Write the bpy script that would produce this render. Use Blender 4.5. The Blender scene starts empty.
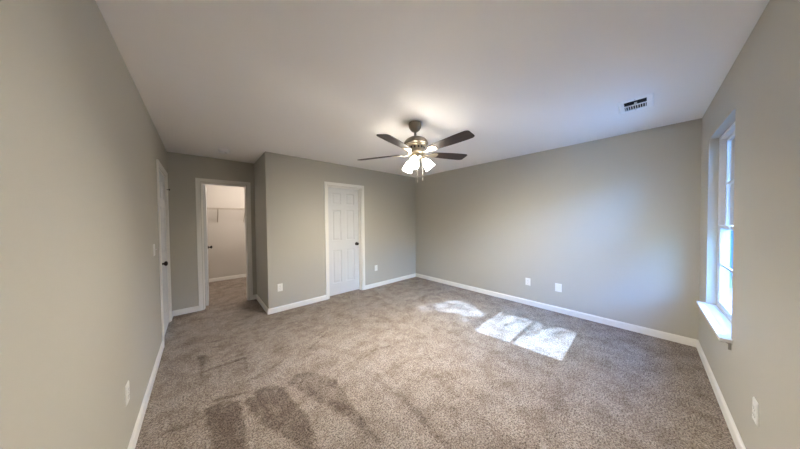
import bpy, bmesh, math, random
import numpy as np
from mathutils import Vector, Matrix

C = bpy.context.scene
col = C.collection
PI = math.pi

# ------------------------------------------------------------------ camera
EYE = Vector((0.0, 0.0, 1.3985))
R_ = Vector((0.74200211, -0.670321, -0.01013055))
U_ = Vector((0.02061311, 0.00770807, 0.99975781))
F_ = Vector((0.67008057, 0.74203123, -0.0195368))
cd = bpy.data.cameras.new('camera')
cd.sensor_width = 36.0
cd.lens = 221.13 * 36.0 / 800.0
cd.clip_start = 0.02
cam = bpy.data.objects.new('camera', cd)
col.objects.link(cam)
cam.matrix_world = Matrix(((R_.x, U_.x, -F_.x, EYE.x),
                           (R_.y, U_.y, -F_.y, EYE.y),
                           (R_.z, U_.z, -F_.z, EYE.z),
                           (0, 0, 0, 1)))
C.camera = cam

# ------------------------------------------------------------------ sky, sun, lamps, exposure
world = bpy.data.worlds.new('sky')
C.world = world
world.use_nodes = True
wn = world.node_tree.nodes
wl = world.node_tree.links
for n in list(wn):
    wn.remove(n)
SUN_DIR = Vector((0.08, -1.0, 0.66)).normalized()
sky = wn.new('ShaderNodeTexSky')
sky.sky_type = 'NISHITA'
sky.sun_disc = False
sky.sun_elevation = math.asin(SUN_DIR.z)
sky.sun_rotation = math.atan2(SUN_DIR.x, SUN_DIR.y)
tint = wn.new('ShaderNodeMix')
tint.data_type = 'RGBA'
tint.blend_type = 'MULTIPLY'
tint.inputs['Factor'].default_value = 1.0
tint.inputs[7].default_value = (0.27, 0.62, 1.14, 1)
bg = wn.new('ShaderNodeBackground')
bg.inputs['Strength'].default_value = 1.7
wo = wn.new('ShaderNodeOutputWorld')
wl.new(sky.outputs[0], tint.inputs[6])
wl.new(tint.outputs[2], bg.inputs[0])
wl.new(bg.outputs[0], wo.inputs[0])

sd = bpy.data.lights.new('sun', 'SUN')
sd.energy = 6.5
sd.angle = math.radians(0.53)
sd.color = (0.50, 0.70, 1.0)
sun = bpy.data.objects.new('sun', sd)
col.objects.link(sun)
sun.rotation_euler = SUN_DIR.to_track_quat('Z', 'Y').to_euler()
sun.location = (3, -8, 8)

LAMP_COLOR = (1.0, 0.93, 0.815)
SHADE_STRENGTH = 11.0           # frosted shades of the fan light
BULB_STRENGTH = 1450.0           # the bulbs seen through the shade mouths
CLOSET_POWER = 9.5             # ceiling lamp inside the walk-in closet

C.view_settings.view_transform = 'Standard'
C.view_settings.look = 'None'
C.view_settings.gamma = 1.0
C.view_settings.use_curve_mapping = False
C.view_settings.exposure = 1.9

# ------------------------------------------------------------------ dimensions
XL, YW, YC, YA, XB, XR, H = -0.343, -0.395, 3.791, 4.712, 3.940, 0.737, 2.44
T = 0.12
YCB = 6.78                       # back wall of walk-in closet
XCR = 1.62                       # its right wall
HB = 0.082                       # baseboard height
FAN = Vector((1.735, 1.665, 0))


# ------------------------------------------------------------------ materials
def mat(name, color, rough=0.6, metal=0.0, spec=0.4, bump=None, var=None, emit=None):
    m = bpy.data.materials.new(name)
    m.use_nodes = True
    nt = m.node_tree
    b = nt.nodes['Principled BSDF']
    b.inputs['Base Color'].default_value = (*color, 1)
    b.inputs['Roughness'].default_value = rough
    b.inputs['Metallic'].default_value = metal
    b.inputs['Specular IOR Level'].default_value = spec
    tc = nt.nodes.new('ShaderNodeTexCoord')
    if var:
        sc, amt = var
        n = nt.nodes.new('ShaderNodeTexNoise')
        n.inputs['Scale'].default_value = sc
        n.inputs['Detail'].default_value = 4
        nt.links.new(tc.outputs['Object'], n.inputs['Vector'])
        mx = nt.nodes.new('ShaderNodeMix')
        mx.data_type = 'RGBA'
        mx.inputs[6].default_value = (*[c * (1 - amt) for c in color], 1)
        mx.inputs[7].default_value = (*[min(1, c * (1 + amt)) for c in color], 1)
        nt.links.new(n.outputs['Fac'], mx.inputs['Factor'])
        nt.links.new(mx.outputs[2], b.inputs['Base Color'])
    if bump:
        sc, st, dist = bump
        n = nt.nodes.new('ShaderNodeTexNoise')
        n.inputs['Scale'].default_value = sc
        n.inputs['Detail'].default_value = 3
        nt.links.new(tc.outputs['Object'], n.inputs['Vector'])
        bp = nt.nodes.new('ShaderNodeBump')
        bp.inputs['Strength'].default_value = st
        bp.inputs['Distance'].default_value = dist
        nt.links.new(n.outputs['Fac'], bp.inputs['Height'])
        nt.links.new(bp.outputs[0], b.inputs['Normal'])
    if emit:
        b.inputs['Emission Color'].default_value = (*emit[0], 1)
        b.inputs['Emission Strength'].default_value = emit[1]
    return m


M = {}
M['wall'] = mat('greige_wall_paint', (0.482, 0.458, 0.398), 0.65, spec=0.3, bump=(180, 0.12, 0.002), var=(1.5, 0.015))
M['ceiling'] = mat('flat_ceiling_paint', (0.91, 0.885, 0.86), 0.9, spec=0.1, bump=(140, 0.2, 0.002))
M['closet_wall'] = mat('closet_wall_paint', (0.60, 0.56, 0.51), 0.7, spec=0.2, bump=(180, 0.1, 0.002))
M['trim'] = mat('semigloss_trim_paint', (0.82, 0.80, 0.755), 0.32, spec=0.5)
M['door'] = mat('door_paint', (0.66, 0.665, 0.665), 0.38, spec=0.45)
M['vinyl'] = mat('window_vinyl', (0.66, 0.67, 0.68), 0.35, spec=0.5)
M['plastic'] = mat('white_plastic', (0.84, 0.83, 0.79), 0.35)
M['plastic_dark'] = mat('slot_black', (0.02, 0.02, 0.02), 0.5)
M['bronze'] = mat('oil_rubbed_bronze', (0.035, 0.028, 0.024), 0.32, metal=0.9)
M['steel'] = mat('screw_steel', (0.55, 0.54, 0.52), 0.3, metal=1.0)
M['nickel'] = mat('brushed_nickel', (0.27, 0.235, 0.195), 0.34, metal=1.0, var=(40, 0.08))
M['brass'] = mat('warm_nickel_arm', (0.62, 0.54, 0.42), 0.3, metal=1.0)
M['chain'] = mat('polished_chain', (0.80, 0.76, 0.68), 0.45, metal=0.1)
M['register'] = mat('register_enamel', (0.92, 0.92, 0.91), 0.4)
M['vent_shade'] = mat('vent_shade_black', (0.012, 0.012, 0.013), 0.8)  # near-black colour painted in for the shade inside the register
M['wire'] = mat('shade_toned_wire', (0.40, 0.34, 0.27), 0.4)  # white wire darkened; its own shade is painted into the colour
M['siding'] = mat('lap_siding', (0.06, 0.14, 0.24), 0.6, bump=(3, 0.1, 0.01))
M['roof'] = mat('shingle', (0.10, 0.09, 0.085), 0.9, var=(8, 0.3))
M['bark'] = mat('bark', (0.09, 0.065, 0.045), 0.9, bump=(30, 0.6, 0.02))
M['leaf'] = mat('leaf', (0.06, 0.11, 0.03), 0.55, var=(3, 0.4))
M['concrete'] = mat('bounce_concrete', (0.30, 0.30, 0.30), 0.85, var=(4, 0.06))
M['grass'] = mat('lawn', (0.10, 0.13, 0.05), 0.95, var=(2, 0.3))


def make_glass():
    m = bpy.data.materials.new('clear_pane')
    m.use_nodes = True
    nt = m.node_tree
    for n in list(nt.nodes):
        nt.nodes.remove(n)
    o = nt.nodes.new('ShaderNodeOutputMaterial')
    t = nt.nodes.new('ShaderNodeBsdfTransparent')
    t.inputs[0].default_value = (0.96, 0.98, 0.99, 1)
    g = nt.nodes.new('ShaderNodeBsdfGlossy')
    g.inputs['Roughness'].default_value = 0.0
    mx = nt.nodes.new('ShaderNodeMixShader')
    fr = nt.nodes.new('ShaderNodeFresnel')
    fr.inputs['IOR'].default_value = 1.25
    nt.links.new(fr.outputs[0], mx.inputs[0])
    nt.links.new(t.outputs[0], mx.inputs[1])
    nt.links.new(g.outputs[0], mx.inputs[2])
    nt.links.new(mx.outputs[0], o.inputs[0])
    return m


M['glass'] = make_glass()


M['shade'] = mat('frosted_lit_glass', (0.9, 0.88, 0.84), 0.35, emit=(LAMP_COLOR, SHADE_STRENGTH))
M['bulb'] = mat('lit_bulb', (0.9, 0.88, 0.84), 0.4, emit=(LAMP_COLOR, BULB_STRENGTH))


def make_wood():
    m = bpy.data.materials.new('dark_walnut')
    m.use_nodes = True
    nt = m.node_tree
    b = nt.nodes['Principled BSDF']
    b.inputs['Roughness'].default_value = 0.5
    tc = nt.nodes.new('ShaderNodeTexCoord')
    mp = nt.nodes.new('ShaderNodeMapping')
    mp.inputs['Scale'].default_value = (2.0, 34.0, 34.0)
    n = nt.nodes.new('ShaderNodeTexNoise')
    n.inputs['Scale'].default_value = 2.2
    n.inputs['Detail'].default_value = 6
    cr = nt.nodes.new('ShaderNodeValToRGB')
    cr.color_ramp.elements[0].position = 0.3
    cr.color_ramp.elements[0].color = (0.012, 0.007, 0.0055, 1)
    cr.color_ramp.elements[1].position = 0.75
    cr.color_ramp.elements[1].color = (0.042, 0.022, 0.016, 1)
    nt.links.new(tc.outputs['Object'], mp.inputs[0])
    nt.links.new(mp.outputs[0], n.inputs['Vector'])
    nt.links.new(n.outputs['Fac'], cr.inputs[0])
    nt.links.new(cr.outputs[0], b.inputs['Base Color'])
    return m


M['wood'] = make_wood()


def make_carpet():
    m = bpy.data.materials.new('cut_pile_carpet')
    m.use_nodes = True
    nt = m.node_tree
    N, L = nt.nodes, nt.links
    b = N['Principled BSDF']
    b.inputs['Roughness'].default_value = 1.0
    b.inputs['Specular IOR Level'].default_value = 0.05
    tc = N.new('ShaderNodeTexCoord')

    def noise(sc, det, rough=0.5):
        n = N.new('ShaderNodeTexNoise')
        n.inputs['Scale'].default_value = sc
        n.inputs['Detail'].default_value = det
        n.inputs['Roughness'].default_value = rough
        L.new(tc.outputs['Object'], n.inputs['Vector'])
        return n

    def ramp(src, p0, p1, c0, c1):
        r = N.new('ShaderNodeValToRGB')
        r.color_ramp.elements[0].position = p0
        r.color_ramp.elements[0].color = (*c0, 1)
        r.color_ramp.elements[1].position = p1
        r.color_ramp.elements[1].color = (*c1, 1)
        L.new(src, r.inputs[0])
        return r

    def mult(a, bb):
        x = N.new('ShaderNodeMix')
        x.data_type = 'RGBA'
        x.blend_type = 'MULTIPLY'
        x.inputs['Factor'].default_value = 1
        L.new(a, x.inputs[6])
        L.new(bb, x.inputs[7])
        return x

    at = N.new('ShaderNodeAttribute')
    at.attribute_name = 'pile_lay'
    wob = noise(26, 4, 0.7)
    add = N.new('ShaderNodeMath')
    add.operation = 'MULTIPLY_ADD'
    L.new(wob.outputs['Fac'], add.inputs[0])
    add.inputs[1].default_value = 0.7
    L.new(at.outputs['Fac'], add.inputs[2])
    base = ramp(add.outputs[0], 0.50, 0.85, (0.425, 0.365, 0.318), (0.225, 0.180, 0.152))
    yarn = noise(105, 3, 0.8)
    speck = ramp(yarn.outputs['Fac'], 0.38, 0.57, (0.26, 0.24, 0.22), (1.16, 1.16, 1.16))
    big = noise(5.5, 5, 0.65)
    patch = ramp(big.outputs['Fac'], 0.34, 0.58, (0.72, 0.69, 0.665), (1.03, 1.03, 1.03))
    c1 = mult(base.outputs[0], speck.outputs[0])
    tuft = noise(34, 4, 0.75)
    tuft.inputs['Distortion'].default_value = 1.2
    clump = ramp(tuft.outputs['Fac'], 0.38, 0.56, (0.74, 0.715, 0.69), (1.06, 1.06, 1.06))
    c3 = mult(c1.outputs[2], clump.outputs[0])
    c2 = mult(c3.outputs[2], patch.outputs[0])
    L.new(c2.outputs[2], b.inputs['Base Color'])
    bp = N.new('ShaderNodeBump')
    bp.inputs['Strength'].default_value = 0.8
    bp.inputs['Distance'].default_value = 0.012
    L.new(yarn.outputs['Fac'], bp.inputs['Height'])
    L.new(bp.outputs[0], b.inputs['Normal'])
    return m


M['carpet'] = make_carpet()


# ------------------------------------------------------------------ helpers
def box(bm, x0, x1, y0, y1, z0, z1):
    vs = [bm.verts.new((x, y, z)) for x in (x0, x1) for y in (y0, y1) for z in (z0, z1)]
    for f in ((0, 1, 3, 2), (4, 6, 7, 5), (0, 4, 5, 1), (2, 3, 7, 6), (0, 2, 6, 4), (1, 5, 7, 3)):
        bm.faces.new([vs[i] for i in f])
    return vs


def obox(bm, mtx, sx, sy, sz):
    """box of full size sx,sy,sz centred on matrix mtx"""
    vs = box(bm, -sx / 2, sx / 2, -sy / 2, sy / 2, -sz / 2, sz / 2)
    for v in vs:
        v.co = mtx @ v.co
    return vs


def lathe(bm, prof, mtx=None, seg=28, cap=True):
    """surface of revolution about z; prof = [(r, z)...]"""
    mtx = mtx or Matrix()
    rings = []
    for r, z in prof:
        if r < 1e-6:
            rings.append([bm.verts.new(mtx @ Vector((0, 0, z)))])
        else:
            rings.append([bm.verts.new(mtx @ Vector((r * math.cos(2 * PI * i / seg), r * math.sin(2 * PI * i / seg), z)))
                          for i in range(seg)])
    for a, b in zip(rings, rings[1:]):
        for i in range(seg):
            j = (i + 1) % seg
            if len(a) == 1 and len(b) == 1:
                continue
            if len(a) == 1:
                bm.faces.new((a[0], b[i], b[j]))
            elif len(b) == 1:
                bm.faces.new((a[i], a[j], b[0]))
            else:
                bm.faces.new((a[i], a[j], b[j], b[i]))
    if cap:
        for rg, rev in ((rings[0], True), (rings[-1], False)):
            if len(rg) > 2:
                bm.faces.new(list(reversed(rg)) if rev else rg)


def tube(bm, pts, r, seg=8):
    pts = [Vector(p) for p in pts]
    rings = []
    for i, p in enumerate(pts):
        d = (pts[min(i + 1, len(pts) - 1)] - pts[max(i - 1, 0)]).normalized()
        a = d.orthogonal().normalized()
        if rings:
            a = (prev - d * prev.dot(d)).normalized()
        prev = a
        b = d.cross(a)
        rr = r[i] if isinstance(r, (list, tuple)) else r
        rings.append([bm.verts.new(p + a * rr * math.cos(2 * PI * k / seg) + b * rr * math.sin(2 * PI * k / seg)) for k in range(seg)])
    for a, b in zip(rings, rings[1:]):
        for k in range(seg):
            j = (k + 1) % seg
            bm.faces.new((a[k], a[j], b[j], b[k]))
    bm.faces.new(list(reversed(rings[0])))
    bm.faces.new(rings[-1])


def obj(name, bm, m, parent=None, smooth=False, bevel=0.0, seg=2, loc=None, mtx=None):
    bmesh.ops.recalc_face_normals(bm, faces=bm.faces[:])
    me = bpy.data.meshes.new(name)
    bm.to_mesh(me)
    bm.free()
    me.materials.append(M[m] if isinstance(m, str) else m)
    if smooth:
        me.polygons.foreach_set('use_smooth', [True] * len(me.polygons))
    o = bpy.data.objects.new(name, me)
    col.objects.link(o)
    if parent:
        o.parent = parent
    if mtx is not None:
        o.matrix_local = mtx
    if loc is not None:
        o.location = loc
    if bevel:
        b = o.modifiers.new('bevel', 'BEVEL')
        b.width = bevel
        b.segments = seg
        b.limit_method = 'ANGLE'
        b.angle_limit = math.radians(40)
    if smooth:
        w = o.modifiers.new('edge_split', 'EDGE_SPLIT')
        w.split_angle = math.radians(42)
    return o


def tag(o, label, cat, group=None, kind=None):
    if label:
        o['label'] = label
    if cat:
        o['category'] = cat
    if group:
        o['group'] = group
    if kind:
        o['kind'] = kind
    return o


def thing(name, label, cat, loc=(0, 0, 0), rotz=0.0, group=None, kind=None):
    o = bpy.data.objects.new(name, None)
    o.empty_display_size = 0.05
    col.objects.link(o)
    o.location = loc
    o.rotation_euler = (0, 0, rotz)
    return tag(o, label, cat, group, kind)


def struct(name, boxes, m, label, cat, bevel=0.0):
    bm = bmesh.new()
    for b in boxes:
        box(bm, *b)
    return tag(obj(name, bm, m, bevel=bevel), label, cat, kind='structure')


def NB():
    return bmesh.new()


# ------------------------------------------------------------------ floor with the nap of the carpet
def seg_dist(P, a, b):
    a = np.array(a); b = np.array(b)
    ab = b - a
    t = np.clip(((P - a) @ ab) / (ab @ ab), 0, 1)
    return np.hypot(*(P - (a + t[:, None] * ab)).T)


def poly_sd(P, poly):
    d = np.full(len(P), 1e9)
    inside = np.zeros(len(P), bool)
    n = len(poly)
    for i in range(n):
        a, b = poly[i], poly[(i + 1) % n]
        d = np.minimum(d, seg_dist(P, a, b))
        c = ((a[1] > P[:, 1]) != (b[1] > P[:, 1])) & (P[:, 0] < (b[0] - a[0]) * (P[:, 1] - a[1]) / ((b[1] - a[1]) or 1e-9) + a[0])
        inside ^= c
    return np.where(inside, -d, d)


#NAP_BEGIN
NAP_POLYS = [([(-0.001, 2.193), (0.106, 2.2), (0.212, 2.102), (0.203, 1.962), (0.188, 1.627), (0.172, 1.387), (0.024, 1.523), (0.016, 1.786), (0.003, 2.04)], 0.55), ([(0.21, 2.088), (0.343, 2.15), (0.447, 2.129), (0.501, 2.004), (0.52, 1.785), (0.543, 1.593), (0.527, 1.417), (0.529, 1.273), (0.511, 1.136), (0.452, 1.19), (0.421, 1.413), (0.337, 1.636), (0.282, 1.796)], 0.5), ([(0.524, 2.057), (0.63, 2.145), (0.752, 2.054), (0.867, 1.798), (0.837, 1.692), (0.829, 1.411), (0.803, 1.12), (0.782, 1.129), (0.759, 1.294), (0.721, 1.429), (0.658, 1.658), (0.58, 1.86)], 0.42), ([(-0.056, 3.135), (0.034, 3.109), (-0.012, 2.517), (-0.028, 2.494)], 0.42), ([(0.094, 2.75), (0.133, 2.733), (0.094, 2.328), (0.082, 2.339)], 0.35), ([(-0.083, 2.298), (-0.035, 2.284), (-0.021, 2.142), (-0.109, 2.132)], 0.3)]
NAP_STROKES = [((-0.271, 2.12), (-0.015, 2.114), 0.012, 0.5), ((0.032, 2.76), (0.325, 2.74), 0.02, 0.42), ((0.307, 2.758), (0.29, 2.439), 0.012, 0.3), ((-0.298, 2.306), (-0.293, 2.151), 0.012, 0.3), ((-0.236, 2.326), (-0.24, 2.146), 0.01, 0.3), ((-0.189, 2.352), (-0.177, 2.182), 0.012, 0.3), ((-0.132, 2.329), (-0.126, 2.185), 0.012, 0.3), ((0.057, 2.245), (0.253, 2.18), 0.015, 0.35), ((0.093, 3.208), (0.239, 3.137), 0.02, 0.2), ((0.702, 2.544), (1.028, 2.068), 0.015, 0.2), ((0.438, 2.703), (0.738, 2.67), 0.015, 0.2), ((1.105, 1.867), (1.136, 1.452), 0.02, 0.18), ((1.136, 1.452), (1.169, 1.096), 0.02, 0.2), ((1.269, 1.619), (1.365, 1.277), 0.02, 0.16), ((0.837, 1.692), (0.798, 1.113), 0.012, 0.5), ((1.726, 1.611), (1.579, 0.845), 0.02, 0.18), ((2.161, 1.155), (1.842, 0.179), 0.03, 0.15), ((1.158, 1.302), (1.102, 0.786), 0.03, 0.25), ((1.539, 1.313), (1.414, 0.498), 0.03, 0.15), ((2.033, 0.716), (1.946, 0.009), 0.05, 0.12)]
#NAP_END


def build_floor():
    x0, x1, y0, y1, st = XL - T, XB + T, YW - 0.122, YCB + T, 0.02
    nx, ny = int((x1 - x0) / st) + 1, int((y1 - y0) / st) + 1
    xs = np.linspace(x0, x1, nx)
    ys = np.linspace(y0, y1, ny)
    gx, gy = np.meshgrid(xs, ys)
    P = np.stack([gx.ravel(), gy.ravel()], 1)
    lay = np.zeros(len(P))
    # ragged edges and broken-up strokes, as the pile really lies
    def wave(p, k, s):
        rr = np.random.RandomState(s)
        v = np.zeros(len(p))
        for _ in range(9):
            a = rr.uniform(0, 2 * PI)
            f = k * rr.uniform(0.6, 1.7)
            v += np.sin((p[:, 0] * math.cos(a) + p[:, 1] * math.sin(a)) * f + rr.uniform(0, 6.3))
        return v / 3.0
    Q = P
    P = Q + 0.006 * np.stack([wave(Q, 38, 1), wave(Q, 38, 2)], 1)
    brk = np.clip(0.92 + 0.13 * wave(Q * np.array([1.0, 0.35]), 60, 3), 0.5, 1.1)
    for poly, w in NAP_POLYS:
        sd_ = poly_sd(P, poly)
        lay = np.maximum(lay, w * np.clip(0.5 - sd_ / 0.03, 0, 1))
    for a, b, r, w in NAP_STROKES:
        dd = seg_dist(P, a, b)
        lay = np.maximum(lay, min(0.55, 1.5 * w) * np.clip(0.5 - (dd - r) / 0.03, 0, 1))
    rs = np.random.RandomState(5)
    for _ in range(75):                      # footprints and short brush strokes across the room
        c = np.array([rs.uniform(0.0, 3.4), rs.uniform(1.9, 3.7)])
        a = rs.normal(0.25, 0.35)
        h = rs.uniform(0.06, 0.22) * np.array([math.cos(a), math.sin(a)])
        dd = seg_dist(P, c - h, c + h)
        lay = np.maximum(lay, rs.uniform(0.22, 0.45) * np.clip(0.5 - (dd - rs.uniform(0.004, 0.02)) / 0.04, 0, 1))
    lay = lay * brk
    P = Q
    me = bpy.data.meshes.new('floor')
    V = np.concatenate([P, np.zeros((len(P), 1))], 1)
    idx = np.arange(nx * ny).reshape(ny, nx)
    Fc = np.stack([idx[:-1, :-1], idx[:-1, 1:], idx[1:, 1:], idx[1:, :-1]], -1).reshape(-1, 4)
    me.from_pydata(V.tolist(), [], Fc.tolist())
    at = me.attributes.new('pile_lay', 'FLOAT', 'POINT')
    at.data.foreach_set('value', lay.astype(np.float32))
    me.materials.append(M['carpet'])
    o = bpy.data.objects.new('floor', me)
    col.objects.link(o)
    tag(o, 'beige cut-pile carpet with vacuum marks across the room', 'floor', kind='structure')


build_floor()

# ------------------------------------------------------------------ room shell
struct('ceiling', [(XL - T, XB + T, YW - 0.122, YCB + T, H, H + 0.1)], 'ceiling', 'flat off-white ceiling over the whole room', 'ceiling')

D3A, D3B = 3.640, 4.460          # left wall door opening (y)
D1A, D1B = 1.690, 2.392          # closed door opening (x)
D2A, D2B = 0.014, 0.617          # walk-in closet opening (x)
DH = 2.035                       # opening height
struct('wall_left', [(XL - T, XL, YW - 0.122, D3A, 0, H), (XL - T, XL, D3B, YCB + T, 0, H), (XL - T, XL, D3A, D3B, DH, H)],
       'wall', 'long greige wall at the left of the room', 'wall')
struct('wall_alcove_back', [(XL, D2A, YA, YA + T, 0, H), (D2B, XR + 0.001, YA, YA + T, 0, H), (D2A, D2B, YA, YA + T, DH, H)],
       'wall', 'greige wall around the open walk-in closet doorway', 'wall')
struct('wall_alcove_side', [(XR, XR + T, YC + T, YA + T, 0, H)],
       'wall', 'short greige return wall right of the walk-in closet doorway', 'wall')
struct('wall_back', [(XR, D1A, YC, YC + T, 0, H), (D1B, XB, YC, YC + T, 0, H), (D1A, D1B, YC, YC + T, DH, H)],
       'wall', 'greige wall holding the closed white six-panel door', 'wall')
struct('wall_right', [(XB, XB + T, YW - 0.122, YCB + T, 0, H)],
       'wall', 'wide blank greige wall behind the ceiling fan', 'wall')
WX0, WX1, WZ0, WZ1 = 2.630, 3.534, 0.58, 2.12
YWO = YW - 0.122
struct('wall_window', [(XL, WX0, YWO, YW, 0, H), (WX1, XB, YWO, YW, 0, H), (WX0, WX1, YWO, YW, 0, WZ0), (WX0, WX1, YWO, YW, WZ1, H)],
       'wall', 'greige wall with the window at the right edge', 'wall')
struct('wall_closet_back', [(XL, XB, YCB, YCB + T, 0, H)], 'closet_wall', 'pale back wall inside the walk-in closet', 'wall')
struct('wall_closet_right', [(XCR, XCR + 0.1, YC + T, YCB, 0, H)], 'closet_wall', 'side wall inside the walk-in closet', 'wall')


# ------------------------------------------------------------------ baseboards (profile swept along a straight run)
def baseboard(name, a, b, nrm, label, t=0.014):
    """a,b = floor points on the wall face; nrm = unit normal into the room"""
    prof = [(0, 0), (t, 0), (t, HB - 0.018), (t * 0.75, HB - 0.008), (t * 0.35, HB - 0.003), (t * 0.3, HB), (0, HB)]
    bm = NB()
    rings = []
    for p in (a, b):
        rings.append([bm.verts.new((p[0] + nrm[0] * d, p[1] + nrm[1] * d, z)) for d, z in prof])
    n = len(prof)
    for i in range(n):
        j = (i + 1) % n
        bm.faces.new((rings[0][i], rings[0][j], rings[1][j], rings[1][i]))
    bm.faces.new(rings[0])
    bm.faces.new(list(reversed(rings[1])))
    return tag(obj(name, bm, 'trim'), label, 'baseboard', kind='structure')


CW = 0.058                       # casing width
baseboard('baseboard_left', (XL, YW + 0.014), (XL, D3A - CW), (1, 0), 'white baseboard along the long left wall')
baseboard('baseboard_left_corner', (XL, D3B + CW), (XL, YA), (1, 0), 'short white baseboard beyond the left wall door')
baseboard('baseboard_alcove_back', (XL + 0.014, YA), (D2A - CW, YA), (0, -1), 'white baseboard left of the walk-in closet doorway')
baseboard('baseboard_alcove_corner', (D2B + CW, YA), (XR - 0.014, YA), (0, -1), 'tiny white baseboard right of the walk-in closet doorway')
baseboard('baseboard_alcove_side', (XR, YA), (XR, YC - 0.014), (-1, 0), 'white baseboard on the short return wall')
baseboard('baseboard_back', (XR, YC), (D1A - CW, YC), (0, -1), 'white baseboard left of the closed door')
baseboard('baseboard_back_corner', (D1B + CW, YC), (XB - 0.014, YC), (0, -1), 'white baseboard between the closed door and far corner')
baseboard('baseboard_right', (XB, YC), (XB, YW), (-1, 0), 'long white baseboard under the wide blank wall')
baseboard('baseboard_window', (XL + 0.014, YW), (XB - 0.014, YW), (0, 1), 'white baseboard under the window wall')
baseboard('baseboard_closet', (XL, YCB), (XCR, YCB), (0, -1), 'white baseboard inside the walk-in closet')


# ------------------------------------------------------------------ doors
def door_leaf_bm(w, h, t=0.035):
    """six-panel leaf: x 0..w, y 0..t (front = y 0), z 0..h"""
    st = 0.105 if w > 0.65 else 0.095
    mu = 0.10 if w > 0.65 else 0.085
    px = [0, st, (w - mu) / 2, (w + mu) / 2, w - st, w]
    k = h / 2.02
    pz = [0, 0.215 * k, 0.84 * k, 1.02 * k, 1.60 * k, 1.70 * k, 1.915 * k, h]
    bm = NB()
    sides = []
    for yy, out in ((0.0, -1), (t, 1)):
        g = [[bm.verts.new((x, yy, z)) for z in pz] for x in px]
        sides.append(g)
        panels = []
        for i in range(5):
            for j in range(7):
                q = [g[i][j], g[i + 1][j], g[i + 1][j + 1], g[i][j + 1]]
                f = bm.faces.new(q if out < 0 else list(reversed(q)))
                if i in (1, 3) and j in (1, 3, 5):
                    panels.append(f)
        for ins, dep in ((0.001, 0.0), (0.010, -0.009), (0.012, 0.0), (0.022, 0.007)):
            bmesh.ops.inset_individual(bm, faces=panels, thickness=ins, depth=0.0, use_even_offset=True)
            for f in panels:
                for v in f.verts:
                    v.co.y += out * dep
    g0, g1 = sides
    def strip(a, b):
        for k_ in range(len(a) - 1):
            bm.faces.new((a[k_], a[k_ + 1], b[k_ + 1], b[k_]))
    strip([g0[0][j] for j in range(8)], [g1[0][j] for j in range(8)])
    strip([g0[5][j] for j in range(8)], [g1[5][j] for j in range(8)])
    strip([g0[i][0] for i in range(6)], [g1[i][0] for i in range(6)])
    strip([g0[i][7] for i in range(6)], [g1[i][7] for i in range(6)])
    return bm


def knob_bm(sgn):
    """knob along local -y (sgn=-1) or +y"""
    bm = NB()
    m = Matrix.Rotation(PI / 2 if sgn < 0 else -PI / 2, 4, 'X')
    lathe(bm, [(0.0, 0), (0.031, 0), (0.033, 0.004), (0.027, 0.009), (0.012, 0.011), (0.0105, 0.028), (0.017, 0.034),
               (0.026, 0.041), (0.0285, 0.049), (0.026, 0.057), (0.016, 0.063), (0.0, 0.065)], m, seg=24)
    return bm


def casing_parts(root, x0, x1, wall_t, m='trim', both=False):
    """trim in local coordinates: opening x0..x1 along x, room face y=0 (room at y<0)"""
    for yo, s in ((0.0, -1),) + (((wall_t, 1),) if both else ()):
        for side in ('l', 'r', 't'):
            bm = NB()
            ya, yb = (yo - 0.016, yo) if s < 0 else (yo, yo + 0.016)
            yin = (yo - 0.010, yo) if s < 0 else (yo, yo + 0.010)
            e = 0.004
            if side == 'l':
                box(bm, x0 - CW, x0 - CW * 0.42, ya, yb, 0, DH + CW)
                box(bm, x0 - CW * 0.42, x0 - e, *yin, 0, DH + CW * 0.42)
            elif side == 'r':
                box(bm, x1 + CW * 0.42, x1 + CW, ya, yb, 0, DH + CW)
                box(bm, x1 + e, x1 + CW * 0.42, *yin, 0, DH + CW * 0.42)
            else:
                box(bm, x0 - CW * 0.42, x1 + CW * 0.42, ya, yb, DH + CW * 0.42, DH + CW)
                box(bm, x0 - e, x1 + e, *yin, DH + e, DH + CW * 0.42)
            obj('casing', bm, m, root, bevel=0.003)
    # jamb lining
    for side in ('l', 'r', 't'):
        bm = NB()
        jt = 0.012
        if side == 'l':
            box(bm, x0, x0 + jt, 0, wall_t, 0, DH)
        elif side == 'r':
            box(bm, x1 - jt, x1, 0, wall_t, 0, DH)
        else:
            box(bm, x0 + jt, x1 - jt, 0, wall_t, DH - jt, DH)
        obj('jamb', bm, m, root)


def stops(root, x0, x1, ya, yb):
    bm = NB()
    jt = 0.012
    box(bm, x0 + jt, x0 + jt + 0.011, ya, yb, 0, DH - jt)
    box(bm, x1 - jt - 0.011, x1 - jt, ya, yb, 0, DH - jt)
    box(bm, x0 + jt + 0.011, x1 - jt - 0.011, ya, yb, DH - jt - 0.011, DH - jt)
    obj('door_stop', bm, 'trim', root)


def hinge_bm(x, y, z):
    bm = NB()
    lathe(bm, [(0, z - 0.048), (0.004, z - 0.047), (0.0065, z - 0.043), (0.0065, z + 0.043), (0.004, z + 0.047), (0, z + 0.05)],
          Matrix.Translation((x, y, 0)), seg=12)
    box(bm, x - 0.012, x + 0.012, y, y + 0.004, z - 0.044, z + 0.044)
    return bm


# door_1: the closed door on the back wall; leaf sits at the far side of its jamb
d1 = thing('door_1', 'closed white six-panel door with dark knob on the back wall', 'door', (0, YC, 0), 0, kind='structure')
casing_parts(d1, D1A, D1B, T)
lw = D1B - D1A - 0.024 - 0.006
leaf = obj('door_leaf', door_leaf_bm(lw, 2.008), 'door', d1, loc=(D1A + 0.015, 0.084, 0.012))
k = obj('door_knob', knob_bm(-1), 'bronze', leaf, smooth=True, loc=(lw - 0.062, 0, 0.925))
k['label'] = 'dark bronze round knob'
stops(d1, D1A, D1B, 0.05, 0.083)

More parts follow.
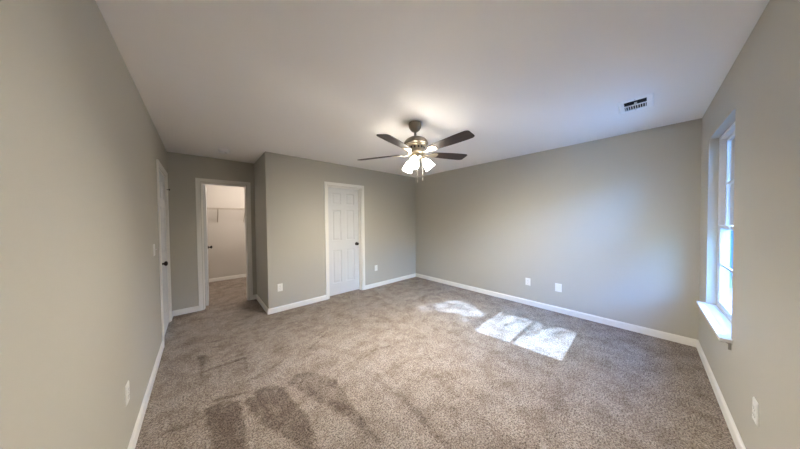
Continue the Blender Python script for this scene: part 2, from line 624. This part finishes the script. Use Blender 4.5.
# door_2: walk-in closet door standing open into the closet
d2 = thing('door_2', 'white door standing open into the lit walk-in closet', 'door', (0, YA, 0), 0, kind='structure')
casing_parts(d2, D2A, D2B, T, both=True)
lw2 = D2B - D2A - 0.024 - 0.006
ang = math.radians(88)
leaf2 = obj('door_leaf', door_leaf_bm(lw2, 2.008), 'door', d2,
            mtx=Matrix.Translation((D2A + 0.062, T + 0.026, 0.012)) @ Matrix.Rotation(ang, 4, 'Z'))
for s, yy in ((-1, 0.0), (1, 0.035)):
    k = obj('door_knob', knob_bm(s), 'bronze', leaf2, smooth=True, loc=(lw2 - 0.060, yy, 0.925))
    k['label'] = 'dark bronze round knob'
for z in (0.25, 1.02, 1.80):
    h_ = obj('hinge', hinge_bm(D2A + 0.018, T + 0.016, z), 'steel', d2, smooth=True)
stops(d2, D2A, D2B, 0.05, 0.08)

# door_3: door in the left wall near the corner, seen edge on
d3 = thing('door_3', 'white six-panel door in the left wall beside the corner', 'door', (XL, 0, 0), math.radians(90), kind='structure')
# local x = world y, local y = -world x (room at y<0)
casing_parts(d3, D3A, D3B, T)
lw3 = D3B - D3A - 0.024 - 0.006
leaf3 = obj('door_leaf', door_leaf_bm(lw3, 2.012), 'door', d3, loc=(D3A + 0.015, 0.010, 0.008))
k = obj('door_knob', knob_bm(-1), 'bronze', leaf3, smooth=True, loc=(0.062, 0, 0.915))
k['label'] = 'dark bronze round knob'
for z in (0.25, 1.03, 1.80):
    h_ = obj('hinge', hinge_bm(D3B - 0.014, -0.007, z), 'trim', d3, smooth=True)
bm = NB()
tube(bm, [(D3B - 0.014, -0.010, 1.855), (D3B - 0.02, -0.032, 1.855)], 0.004)
lathe(bm, [(0, 0), (0.011, 0.001), (0.011, 0.010), (0, 0.011)], Matrix.Translation((D3B - 0.0195, -0.030, 1.855)) @ Matrix.Rotation(PI / 2, 4, 'X'), seg=14)
k = obj('hinge_stop', bm, 'bronze', d3, smooth=True)
k['label'] = 'dark hinge-pin door stop'
stops(d3, D3A, D3B, 0.047, 0.090)

# ------------------------------------------------------------------ window
w1 = thing('window_1', 'white double-hung window with deep reveal and white stool', 'window', (0, YW, 0), 0, kind='structure')
fy0, fy1 = -0.118, -0.055         # frame depth (local y, outside negative)
bm = NB()
ft = 0.022
box(bm, WX0, WX0 + ft, fy0, fy1, WZ0, WZ1)
box(bm, WX1 - ft, WX1, fy0, fy1, WZ0, WZ1)
box(bm, WX0 + ft, WX1 - ft, fy0, fy1, WZ1 - ft, WZ1)
box(bm, WX0 + ft, WX1 - ft, fy0, fy1, WZ0, WZ0 + ft)
obj('window_frame', bm, 'vinyl', w1, bevel=0.003)
gx0, gx1 = WX0 + ft, WX1 - ft
ZM = 1.305


def sash(z0, z1, y0, y1, mid):
    bm = NB()
    s = 0.036
    box(bm, gx0, gx0 + s, y0, y1, z0, z1)
    box(bm, gx1 - s, gx1, y0, y1, z0, z1)
    box(bm, gx0 + s, gx1 - s, y0, y1, z0, z0 + s)
    box(bm, gx0 + s, gx1 - s, y0, y1, z1 - s * 0.75, z1)
    so = obj('window_sash', bm, 'vinyl', w1, bevel=0.003)
    bm = NB()
    ym = (y0 + y1) / 2
    zm = (z0 + s + z1 - s * 0.75) / 2
    box(bm, gx0 + s, gx1 - s, ym - 0.006, ym + 0.006, zm - 0.009, zm + 0.009)
    obj('muntin', bm, 'vinyl', so)
    bm = NB()
    vs = [bm.verts.new(p) for p in ((gx0 + s, ym, z0 + s), (gx1 - s, ym, z0 + s), (gx1 - s, ym, z1 - s * 0.75), (gx0 + s, ym, z1 - s * 0.75))]
    bm.faces.new(vs)
    obj('pane', bm, 'glass', so)
    return so


sash(WZ0 + ft, ZM + 0.02, -0.084, -0.060, 0)
sash(ZM - 0.02, WZ1 - ft, -0.111, -0.087, 0)
bm = NB()
box(bm, 3.05, 3.11, -0.060, -0.046, ZM - 0.008, ZM + 0.006)
tube(bm, [(3.08, -0.054, ZM + 0.006), (3.08, -0.054, ZM + 0.014), (3.055, -0.044, ZM + 0.016)], 0.005)
obj('sash_lock', bm, 'vinyl', w1, bevel=0.002)
# stool (inside sill board) and apron
bm = NB()
pts = [(WX0 - 0.045, 0.0), (WX0 - 0.045, 0.052), (WX1 + 0.045, 0.052), (WX1 + 0.045, 0.0), (WX1, 0.0), (WX1, -0.055), (WX0, -0.055), (WX0, 0.0)]
top = [bm.verts.new((x, y, WZ0 + 0.004)) for x, y in pts]
bot = [bm.verts.new((x, y, WZ0 - 0.018 if y >= 0 else WZ0 + 0.0002)) for x, y in pts]
bm.faces.new(top)
bm.faces.new(list(reversed(bot)))
for i in range(len(pts)):
    j = (i + 1) % len(pts)
    bm.faces.new((top[i], bot[i], bot[j], top[j]))
obj('window_sill', bm, 'trim', w1, bevel=0.004)
bm = NB()
box(bm, WX0 - 0.012, WX1 + 0.012, 0.0, 0.014, WZ0 - 0.075, WZ0 - 0.018)
box(bm, WX0 - 0.012, WX1 + 0.012, 0.0, 0.022, WZ0 - 0.034, WZ0 - 0.018)
obj('window_apron', bm, 'wall', w1, bevel=0.002)


# ------------------------------------------------------------------ ceiling fan with light kit
def build_fan():
    f = thing('ceiling_fan', 'brushed nickel ceiling fan with five dark wood blades and lit glass shades', 'ceiling fan', (FAN.x, FAN.y, H))
    bm = NB()
    lathe(bm, [(0, 0), (0.066, 0), (0.068, -0.006), (0.068, -0.030), (0.062, -0.055), (0.047, -0.078), (0.030, -0.092), (0.022, -0.096), (0, -0.096)], seg=36)
    obj('canopy', bm, 'nickel', f, smooth=True)
    bm = NB()
    lathe(bm, [(0.0, -0.09), (0.0125, -0.09), (0.0125, -0.150), (0.020, -0.153), (0.022, -0.165), (0, -0.165)], seg=20)
    obj('downrod', bm, 'nickel', f, smooth=True)
    bm = NB()
    lathe(bm, [(0, -0.150), (0.030, -0.151), (0.070, -0.160), (0.104, -0.178), (0.124, -0.200), (0.132, -0.222), (0.131, -0.232), (0.120, -0.240), (0, -0.240)], seg=44)
    obj('motor_housing', bm, 'nickel', f, smooth=True)
    # vented lower band
    bm = NB()
    lathe(bm, [(0, -0.238), (0.112, -0.238), (0.112, -0.248), (0.094, -0.254), (0.090, -0.304), (0.098, -0.312), (0.098, -0.326), (0.085, -0.334), (0, -0.334)], seg=44)
    band = obj('motor_band', bm, 'brass', f, smooth=True)
    for i in range(15):
        bm = NB()
        a = 2 * PI * i / 15
        m_ = Matrix.Rotation(a, 4, 'Z') @ Matrix.Translation((0.0925, 0, -0.276))
        obox(bm, m_, 0.006, 0.015, 0.022)
        v = obj('vent_slot', bm, 'plastic_dark', band)
        v['label'] = 'dark vent slot'
    # blades
    zb = -0.326
    for i in range(5):
        a = math.radians(-90 + 72 * i)
        R = Matrix.Rotation(a, 4, 'Z')
        iron = NB()
        # arm: flat forged bracket out to a fork plate
        prof = [(0.080, 0.020, -0.006), (0.120, 0.014, -0.014), (0.150, 0.013, -0.012), (0.180, 0.030, -0.004), (0.205, 0.043, -0.002), (0.240, 0.045, -0.002), (0.262, 0.030, -0.002), (0.268, 0.010, -0.002)]
        P = Matrix.Translation((0, 0, zb)) @ Matrix.Rotation(math.radians(-12), 4, 'X')
        rows = []
        for r, hw, dz in prof:
            tw = P if r > 0.16 else Matrix.Translation((0, 0, zb)) @ Matrix.Rotation(math.radians(-12) * max(0, (r - 0.08) / 0.08), 4, 'X')
            rows.append([iron.verts.new(R @ (tw @ Vector((r, s * hw, dz + z)))) for s, z in ((-1, -0.005), (1, -0.005), (1, 0.0), (-1, 0.0))])
        for p, q in zip(rows, rows[1:]):
            for e in range(4):
                iron.faces.new((p[e], p[(e + 1) % 4], q[(e + 1) % 4], q[e]))
        iron.faces.new(list(reversed(rows[0])))
        iron.faces.new(rows[-1])
        for (sx, sy) in ((0.205, 0.026), (0.205, -0.026), (0.250, 0.0)):
            lathe(iron, [(0, -0.0095), (0.0045, -0.009), (0.006, -0.007), (0.006, -0.0045)], R @ P @ Matrix.Translation((sx, sy, 0)), seg=10, cap=False)
        obj('blade_arm', iron, 'brass', f, bevel=0.0015)
        bl = NB()
        r0, r1 = 0.185, 0.660
        out = []
        n = 14
        # outline: rounded root, gently widening, clipped rounded tip
        out += [(r0 + 0.012, -0.045), (r0 + 0.002, -0.030), (r0, 0.0), (r0 + 0.002, 0.030), (r0 + 0.012, 0.045)]
        for k_ in range(1, n):
            t = k_ / n
            out.append((r0 + 0.012 + (r1 - 0.045 - r0 - 0.012) * t, 0.047 + 0.022 * math.sin(t * PI * 0.55)))
        hw = 0.0685
        for k_ in range(7):
            t = k_ / 6 * PI / 2
            out.append((r1 - 0.045 + 0.045 * math.sin(t), hw - 0.030 + 0.030 * math.cos(t)))
        full = out[2:]
        upper = [p for p in full if p[1] > 0]
        lower = [(x, -y) for x, y in reversed(upper)]
        poly = [(r0, 0.0)] + upper + lower
        tv = [bl.verts.new((x, y, 0.0055)) for x, y in poly]
        bv = [bl.verts.new((x, y, 0.0)) for x, y in poly]
        bl.faces.new(tv)
        bl.faces.new(list(reversed(bv)))
        for k_ in range(len(poly)):
            j = (k_ + 1) % len(poly)
            bl.faces.new((tv[k_], bv[k_], bv[j], tv[j]))
        obj('blade', bl, 'wood', f, bevel=0.001, seg=1, mtx=R @ P)
    # light kit fitter
    bm = NB()
    lathe(bm, [(0, -0.332), (0.058, -0.333), (0.062, -0.339), (0.062, -0.355), (0.052, -0.371), (0.030, -0.385), (0.014, -0.391), (0.010, -0.401), (0, -0.403)], seg=32)
    obj('light_fitter', bm, 'brass', f, smooth=True)
    for az in (-30, 90, -150):
        A = Matrix.Rotation(math.radians(az), 4, 'Z')
        bm = NB()
        tube(bm, [A @ Vector(p) for p in ((0.040, 0, -0.358), (0.062, 0, -0.358), (0.073, 0, -0.365), (0.078, 0, -0.375))], 0.011, 12)
        # axis tilted outwards
        tm = A @ Matrix.Translation((0.074, 0, -0.371)) @ Matrix.Rotation(math.radians(-36), 4, 'Y')
        lathe(bm, [(0, 0.004), (0.020, 0.002), (0.024, -0.006), (0.024, -0.022), (0.029, -0.026), (0.029, -0.031), (0, -0.031)], tm, seg=24)
        obj('lamp_arm', bm, 'brass', f, smooth=True)
        bm = NB()
        lathe(bm, [(0.0245, -0.020), (0.027, -0.030), (0.036, -0.045), (0.044, -0.066), (0.049, -0.092), (0.054, -0.118), (0.058, -0.138),
                   (0.055, -0.138), (0.051, -0.118), (0.046, -0.092), (0.041, -0.066), (0.033, -0.046), (0.022, -0.032)], tm, seg=32, cap=False)
        s_ = obj('lamp_shade', bm, 'shade', f, smooth=True)
        s_['label'] = 'glowing frosted glass bell shade'
        bm = NB()
        lathe(bm, [(0.012, -0.030), (0.013, -0.045), (0.022, -0.062), (0.028, -0.080), (0.026, -0.094), (0.016, -0.106), (0, -0.110)], tm, seg=20)
        b_ = obj('bulb', bm, 'bulb', s_, smooth=True)
        b_['label'] = 'lit round bulb'
    for (cx, cy, L_, ) in ((-0.005, -0.035, 0.242), (0.058, -0.052, 0.215)):
        bm = NB()
        z0 = -0.370
        nb = int(L_ / 0.009)
        for i in range(nb):
            lathe(bm, [(0, 0.0036), (0.0034, 0.0), (0, -0.0036)], Matrix.Translation((cx, cy, z0 - i * 0.009)), seg=6)
        tube(bm, [(cx, cy, z0), (cx, cy, z0 - L_)], 0.0012, 6)
        lathe(bm, [(0, 0), (0.0045, -0.004), (0.0055, -0.018), (0.004, -0.030), (0, -0.032)], Matrix.Translation((cx, cy, z0 - L_)), seg=12)
        p_ = obj('pull_chain', bm, 'chain', f, smooth=True)
    # the fan hangs a little askew on the ball joint in its canopy
    bpy.context.view_layer.update()
    axis = Vector((-F_.x, -F_.y, 0)).normalized()
    piv = Vector((0, 0, -0.08))
    tl = Matrix.Translation(piv) @ Matrix.Rotation(math.radians(2.6), 4, axis) @ Matrix.Translation(-piv)
    for ch in f.children:
        if not ch.name.startswith(('canopy', 'pull_chain')):
            ch.matrix_local = tl @ ch.matrix_local
    return f


build_fan()


# ------------------------------------------------------------------ ceiling register and smoke detector
def build_vent():
    v = thing('air_vent', 'white rectangular metal air vent set in the ceiling near the window', 'air vent', (2.985, 0.067, H))
    hx, hy = 0.168, 0.112          # overall half sizes
    ix, iy = 0.112, 0.070
    bm = NB()
    z1 = -0.006
    # sloped flange ring around the opening + centre bar
    o_ = [(-hx, -hy), (hx, -hy), (hx, hy), (-hx, hy)]
    m_ = [(-hx + 0.012, -hy + 0.012), (hx - 0.012, -hy + 0.012), (hx - 0.012, hy - 0.012), (-hx + 0.012, hy - 0.012)]
    i_ = [(-ix, -iy), (ix, -iy), (ix, iy), (-ix, iy)]
    ro = [bm.verts.new((x, y, 0)) for x, y in o_]
    rm = [bm.verts.new((x, y, z1)) for x, y in m_]
    ri = [bm.verts.new((x, y, z1)) for x, y in i_]
    rt = [bm.verts.new((x, y, -0.0005)) for x, y in i_]
    for a, b in ((ro, rm), (rm, ri), (ri, rt)):
        for k_ in range(4):
            j = (k_ + 1) % 4
            bm.faces.new((a[k_], a[j], b[j], b[k_]))
    box(bm, -0.012, 0.012, -iy, iy, z1, -0.0005)
    obj('vent_frame', bm, 'register', v)
    bm = NB()
    vs = [bm.verts.new((x, y, -0.0008)) for x, y in i_]
    bm.faces.new(vs)
    d_ = obj('vent_shade_sheet', bm, 'vent_shade', v)  # flat black sheet painted as the unlit opening
    d_['label'] = 'black sheet painted as the shade behind the vanes'
    # vanes: near bank along y-direction nearly edge on, far bank short cross vanes
    for i in range(9):
        y = -iy + 0.008 + i * (2 * iy - 0.016) / 8
        bm = NB()
        obox(bm, Matrix.Translation((0.062, y, -0.004)) @ Matrix.Rotation(math.radians(25), 4, 'X'), 0.094, 0.0045, 0.0012)
        obj('vane', bm, 'register', v)
    for i in range(4):
        x = -ix + 0.018 + i * 0.022
        bm = NB()
        obox(bm, Matrix.Translation((x, 0, -0.0042)) @ Matrix.Rotation(math.radians(-58), 4, 'Y'), 0.0016, 2 * iy - 0.002, 0.0058)
        obj('vane', bm, 'vent_shade', v)  # near vanes coloured black to paint in the shade of the opening
    bm = NB()
    box(bm, -0.066, -0.054, -0.012, 0.006, -0.016, -0.004)
    obj('damper_lever', bm, 'register', v, bevel=0.001)
    for sx in (-1, 1):
        bm = NB()
        lathe(bm, [(0, -0.0085), (0.004, -0.008), (0.005, -0.006)], Matrix.Translation((sx * (hx - 0.030), 0, 0)), seg=12, cap=False)
        obj('screw', bm, 'steel', v)


build_vent()

s = thing('smoke_detector', 'round white smoke detector on the ceiling near the walk-in closet', 'smoke detector', (0.275, 4.06, H))
bm = NB()
lathe(bm, [(0, 0), (0.070, 0), (0.070, -0.010), (0.067, -0.012), (0.066, -0.038), (0.056, -0.047), (0.022, -0.050), (0, -0.050)], seg=36)
obj('detector_body', bm, 'register', s, smooth=True)
bm = NB()
lathe(bm, [(0.012, -0.0485), (0.012, -0.052), (0.010, -0.053), (0, -0.053)], Matrix.Translation((0.018, -0.018, 0)), seg=16, cap=False)
obj('test_button', bm, 'steel', s, smooth=True)


# ------------------------------------------------------------------ outlets and switch
def plate_bm(w=0.072, h=0.116, t=0.006):
    bm = NB()
    o_ = [(-w / 2, -h / 2), (w / 2, -h / 2), (w / 2, h / 2), (-w / 2, h / 2)]
    i_ = [(x - 0.005 * (1 if x > 0 else -1), z - 0.005 * (1 if z > 0 else -1)) for x, z in o_]
    a = [bm.verts.new((x, 0, z)) for x, z in o_]
    b = [bm.verts.new((x, -t * 0.5, z)) for x, z in o_]
    c = [bm.verts.new((x, -t, z)) for x, z in i_]
    for p, q in ((a, b), (b, c)):
        for k_ in range(4):
            j = (k_ + 1) % 4
            bm.faces.new((p[k_], p[j], q[j], q[k_]))
    bm.faces.new(c)
    bm.faces.new(list(reversed(a)))
    return bm


def make_outlet(label):
    o = thing('wall_outlet', label, 'outlet', group='white duplex outlets low on the walls')
    obj('cover_plate', plate_bm(), 'plastic', o)
    for zc in (0.0195, -0.0195):
        bm = NB()
        seg = 20
        ring = []
        for i in range(seg):
            a = 2 * PI * i / seg
            x, z = 0.0172 * math.cos(a), 0.0172 * math.sin(a)
            ring.append((x, max(-0.0135, min(0.0135, z)) + zc))
        f_ = [bm.verts.new((x, -0.0085, z)) for x, z in ring]
        b_ = [bm.verts.new((x, -0.0055, z)) for x, z in ring]
        bm.faces.new(f_)
        for k_ in range(seg):
            j = (k_ + 1) % seg
            bm.faces.new((f_[k_], f_[j], b_[j], b_[k_]))
        r_ = obj('receptacle', bm, 'plastic', o)
        bm = NB()
        box(bm, -0.0075, -0.0050, -0.0088, -0.0080, zc - 0.001, zc + 0.008)
        box(bm, 0.0050, 0.0072, -0.0088, -0.0080, zc - 0.000, zc + 0.007)
        lathe(bm, [(0, 0.0088), (0.0026, 0.0088), (0.0026, 0.008)], Matrix.Translation((0, 0, zc - 0.0075)) @ Matrix.Rotation(PI / 2, 4, 'X'), seg=10, cap=False)
        s_ = obj('socket_slot', bm, 'plastic_dark', r_)
        s_['label'] = 'dark socket slots'
    bm = NB()
    lathe(bm, [(0, 0.0078), (0.0028, 0.0074), (0.0034, 0.006)], Matrix.Rotation(PI / 2, 4, 'X'), seg=12, cap=False)
    obj('screw', bm, 'steel', o, smooth=True)
    return o


def copy_tree(o, parent=None):
    c = o.copy()
    col.objects.link(c)
    if parent:
        c.parent = parent
    for ch in list(o.children):
        copy_tree(ch, c)
    return c


proto = None
spots = [((0.899, YC, 0.372), 0, 'white outlet low on the wall left of the closed door'),
         ((2.730, YC, 0.395), 0, 'white outlet between the closed door and the far corner'),
         ((XB, 1.268, 0.376), -90, 'white duplex outlet on the wide wall, left of the blank plate'),
         ((XL, 2.045, 0.392), 90, 'white outlet low on the long left wall'),
         ((2.118, YW, 0.388), 180, 'white outlet below and right of the window')]
bpy.context.view_layer.update()
for loc, rz, lab in spots:
    if proto is None:
        o = proto = make_outlet(lab)
    else:
        o = copy_tree(proto)
    o.location = loc
    o.rotation_euler = (0, 0, math.radians(rz))
    o['label'] = lab

bp_ = thing('blank_plate', 'white blank wall plate right of the outlet on the wide wall', 'wall plate', (XB, 0.855, 0.369), math.radians(-90))
obj('cover_plate', plate_bm(0.080, 0.120), 'plastic', bp_)
for z in (-0.042, 0.042):
    bm = NB()
    lathe(bm, [(0, 0.0078), (0.0028, 0.0074), (0.0034, 0.006)], Matrix.Translation((0, 0, z)) @ Matrix.Rotation(PI / 2, 4, 'X'), seg=12, cap=False)
    obj('screw', bm, 'plastic', bp_, smooth=True)

sw = thing('light_switch', 'white toggle light switch on the left wall before the door', 'light switch', (XL, 3.22, 1.13), math.radians(90))
obj('cover_plate', plate_bm(), 'plastic', sw)
bm = NB()
obox(bm, Matrix.Translation((0, -0.012, 0.002)) @ Matrix.Rotation(math.radians(-28), 4, 'X'), 0.0095, 0.020, 0.010)
obj('toggle', bm, 'plastic', sw, bevel=0.0015)
for z in (-0.030, 0.030):
    bm = NB()
    lathe(bm, [(0, 0.0078), (0.0028, 0.0074), (0.0034, 0.006)], Matrix.Translation((0, 0, z)) @ Matrix.Rotation(PI / 2, 4, 'X'), seg=12, cap=False)
    obj('screw', bm, 'steel', sw, smooth=True)


# ------------------------------------------------------------------ wire shelf in the closet + its lamp
def build_shelf():
    s = thing('wire_shelf', 'white wire shelf on braces along the closet back wall', 'shelf', (0, YCB, 0))
    x0, x1, z, dp = XL + 0.01, XCR - 0.01, 1.715, 0.305
    bm = NB()
    for y, zz, r in ((-0.008, z, 0.0035), (-dp * 0.5, z - 0.004, 0.0035), (-dp, z, 0.0035), (-dp, z - 0.032, 0.0035)):
        tube(bm, [(x0, y, zz), (x1, y, zz)], r, 6)
    obj('shelf_rail', bm, 'wire', s, smooth=True)
    bm = NB()
    n = int((x1 - x0) / 0.0254)
    for i in range(n + 1):
        x = x0 + (x1 - x0) * i / n
        tube(bm, [(x, -0.008, z + 0.003), (x, -dp, z + 0.003), (x, -dp - 0.002, z - 0.032)], 0.0016, 4)
    obj('wire_deck', bm, 'wire', s)
    for x in (0.305, 0.815, 1.32):
        bm = NB()
        tube(bm, [(x, -dp + 0.012, z - 0.030), (x, -dp + 0.002, z - 0.006), (x, -dp + 0.004, z - 0.034), (x, -0.012, z - 0.285), (x, -0.004, z - 0.315)], 0.0085, 8)
        box(bm, x - 0.010, x + 0.010, -0.006, 0.0, z - 0.330, z - 0.275)
        obj('shelf_brace', bm, 'wire', s, smooth=True)


build_shelf()
ld = bpy.data.lights.new('closet_lamp', 'POINT')
ld.energy = CLOSET_POWER
ld.color = (1.0, 0.90, 0.82)
ld.shadow_soft_size = 0.10
lo = bpy.data.objects.new('closet_lamp', ld)
col.objects.link(lo)
lo.location = (0.85, 5.7, H - 0.16)

# ------------------------------------------------------------------ outside the window
bm = NB()
gx = [-14.0, XL - T, XB + T, 26.0]
gy = [-24.0, YWO - 0.02, YCB + T, 16.0]
vs = [[bm.verts.new((x, y, -0.35)) for y in gy] for x in gx]
for i in range(3):
    for j in range(3):
        if not (i == 1 and j == 1):
            bm.faces.new((vs[i][j], vs[i + 1][j], vs[i + 1][j + 1], vs[i][j + 1]))
tag(obj('ground', bm, 'grass'), 'green lawn outside the window', 'ground', kind='structure')
bm = NB()
box(bm, 0.2, 9.5, -4.1, YWO - 0.03, -0.45, -0.32)  # slab added so that sunlight bounces up onto the ceiling
tag(obj('bounce_slab', bm, 'concrete', bevel=0.01), 'pale concrete slab added outside to bounce sunlight up through the window', 'bounce_slab', kind='structure')
bm = NB()
box(bm, XL - T, XB + T, YWO, YWO + 0.08, -0.35, 0.0)
tag(obj('foundation', bm, 'siding'), 'low foundation wall below the window outside', 'foundation', kind='structure')

hs = thing('house', 'blue-sided neighbouring house seen through the window panes', 'house', (11.5, -2.2, -0.35))
bm = NB()
box(bm, 0, 7, -5, 5, 0, 3.0)
for i in range(20):
    z = 0.15 * i
    box(bm, -0.018, 0.0, -5, 5, z + 0.004, z + 0.03)
obj('house_wall', bm, 'siding', hs)
bm = NB()
r = [(-0.4, -5.3, 2.95), (7.4, -5.3, 2.95), (7.4, 5.3, 2.95), (-0.4, 5.3, 2.95), (3.5, -5.3, 4.9), (3.5, 5.3, 4.9)]
v_ = [bm.verts.new(p) for p in r]
for f_ in ((0, 4, 5, 3), (1, 2, 5, 4), (0, 1, 4), (3, 5, 2), (0, 3, 2, 1)):
    bm.faces.new([v_[i] for i in f_])
obj('house_roof', bm, 'roof', hs)


# unseen leafy screen added behind the garden to block the horizon sky
from mathutils import noise as mnoise
bm = NB()
bmesh.ops.create_grid(bm, x_segments=90, y_segments=16, size=0.5)
for v in bm.verts:
    u, s_ = v.co.x * 32.0, (v.co.y + 0.5) * PI
    d = 1.0 + 0.25 * mnoise.noise(Vector((u * 1.3, s_ * 2.0, 0))) + 0.18 * mnoise.noise(Vector((u * 3.1, s_ * 5.0, 4)))
    v.co = Vector((u + 2.0, -9.6 - 0.9 * math.cos(s_) * d, -0.36 + 4.3 * math.sin(s_) ** 0.5 * d))
tag(obj('sky_blocker', bm, 'leaf'), 'unseen leafy screen added behind the garden to block low sky', 'sky_blocker')


def tree(label, x, y, h, crown_c, crown_r, nleaf, seed, leaf_size, keep=None, limbs=(), group=None):
    rnd = random.Random(seed)
    t = thing('tree', label, 'tree', (x, y, -0.35), group=group)
    bm = NB()
    tube(bm, [(0, 0, 0), (0.05, 0.02, h * 0.3), (-0.03, 0.05, h * 0.6), (0.02, 0, h * 0.92)], [0.13, 0.10, 0.07, 0.02], 10)
    obj('trunk', bm, 'bark', t, smooth=True)
    bm = NB()
    for pts, r0 in limbs:
        n = len(pts)
        tube(bm, [Vector(p) - Vector((x, y, -0.35)) for p in pts], [r0 * (1 - 0.75 * i / (n - 1)) for i in range(n)], 6)
    for i in range(14):
        a = rnd.uniform(0, 2 * PI)
        z0 = h * rnd.uniform(0.35, 0.8)
        L_ = crown_r[0] * rnd.uniform(0.5, 0.95)
        p0 = Vector((0, 0, z0))
        p2 = Vector((L_ * math.cos(a), L_ * math.sin(a), z0 + rnd.uniform(0.3, 0.9)))
        if keep and not (keep(p2 + Vector((x, y, -0.35))) and keep((p0 + p2) / 2 + Vector((x, y, -0.35)))):
            continue
        tube(bm, [p0, (p0 + p2) / 2 + Vector((0, 0, 0.15)), p2], [0.03, 0.018, 0.006], 6)
    obj('branches', bm, 'bark', t, smooth=True)
    bm = NB()
    c = Vector(crown_c)
    made = 0
    while made < nleaf:
        p = Vector((rnd.gauss(0, 0.45), rnd.gauss(0, 0.45), rnd.gauss(0, 0.45)))
        if p.length > 1:
            continue
        p = Vector((c.x + p.x * crown_r[0], c.y + p.y * crown_r[1], c.z + p.z * crown_r[2]))
        made += 1
        if keep and not keep(p):
            continue
        s_ = leaf_size * rnd.uniform(0.7, 1.3)
        q = Matrix.Translation(p - Vector((x, y, -0.35))) @ Matrix.Rotation(rnd.uniform(0, 6.3), 4, 'Z') @ Matrix.Rotation(rnd.uniform(-0.9, 0.9), 4, 'X')
        pts = [(0, -s_, 0), (s_ * 0.42, -s_ * 0.25, 0.008), (s_ * 0.33, s_ * 0.45, 0.004), (0, s_, -0.01), (-s_ * 0.33, s_ * 0.45, 0.004), (-s_ * 0.42, -s_ * 0.25, 0.008)]
        bm.faces.new([bm.verts.new(q @ Vector(a_)) for a_ in pts])
    obj('foliage', bm, 'leaf', t)
    return t


# the garden tree between the sun and the window: light falls through the gaps of its crown
def floor_hit(p):
    k_ = p.z / SUN_DIR.z
    q = p - SUN_DIR * k_
    return q.x, q.y


def gap(p):
    fx, fy = floor_hit(p)
    rr = random.Random(int(fx * 9000) * 31 + int(fy * 9000))
    # wide gap over the lower sash, closing towards its far side; oval gap over the upper one
    if 2.45 < fx < 3.62 and 0.30 < fy < 1.52:
        edge = 3.20 if fy < 1.0 else 3.34
        return rr.random() < (0.9 if fx > edge + 0.08 else 0.30 if fx > edge - 0.12 else 0.035)
    ang = math.atan2(fy - 1.96, fx - 3.02)
    e = ((fx - 3.02) / 0.30) ** 2 + ((fy - 1.96) / 0.37) ** 2
    if e < 1.0 + 0.35 * math.sin(3 * ang + 0.6) + 0.2 * math.sin(7 * ang):
        return rr.random() < 0.06
    if math.hypot(fx - 2.60, fy - 2.36) < 0.06 or math.hypot(fx - 2.72, fy - 1.66) < 0.06 or math.hypot(fx - 2.70, fy - 2.16) < 0.05:
        return False
    return True


def sunward(fx, fy, y):
    """point above garden y whose shadow falls at floor (fx, fy)"""
    k_ = (fy - y) / -SUN_DIR.y
    return (fx + SUN_DIR.x * k_, y, SUN_DIR.z * k_)


twigs = []
rt = random.Random(21)
# fine boughs crossing the gap: (start, end) of their shadows on the carpet, thickness
for (a, b, r0) in (((3.45, 0.78), (2.66, 1.06), 0.016), ((3.48, 0.66), (2.82, 0.80), 0.013), ((3.46, 1.16), (2.66, 1.19), 0.014),
                   ((3.44, 1.33), (2.62, 1.40), 0.012), ((3.40, 1.02), (2.90, 0.93), 0.012), ((3.30, 1.08), (2.70, 1.30), 0.010),
                   ((3.44, 0.55), (3.02, 0.70), 0.014), ((3.44, 0.90), (3.08, 0.86), 0.016), ((3.40, 1.86), (2.60, 1.80), 0.016),
                   ((3.35, 2.02), (2.75, 1.98), 0.010)):
    pts = []
    for k_ in range(7):
        f_ = k_ / 6
        pts.append(sunward(a[0] + (b[0] - a[0]) * f_ + rt.uniform(-.02, .02), a[1] + (b[1] - a[1]) * f_ + rt.uniform(-.035, .035), -3.4 + rt.uniform(-.1, .1)))
    twigs.append((pts, r0))
tree('leafy garden tree outside whose gaps let sunlight onto the carpet', 4.7, -3.4, 5.4, (3.4, -3.4, 3.75), (1.6, 0.8, 1.25), 6500, 4, 0.045,
     keep=gap, limbs=twigs)
tree('distant leafy tree seen through the upper window pane', 9.6, -2.15, 6.0, (9.6, -2.15, 3.9), (1.5, 1.5, 1.7), 2600, 8, 0.10)
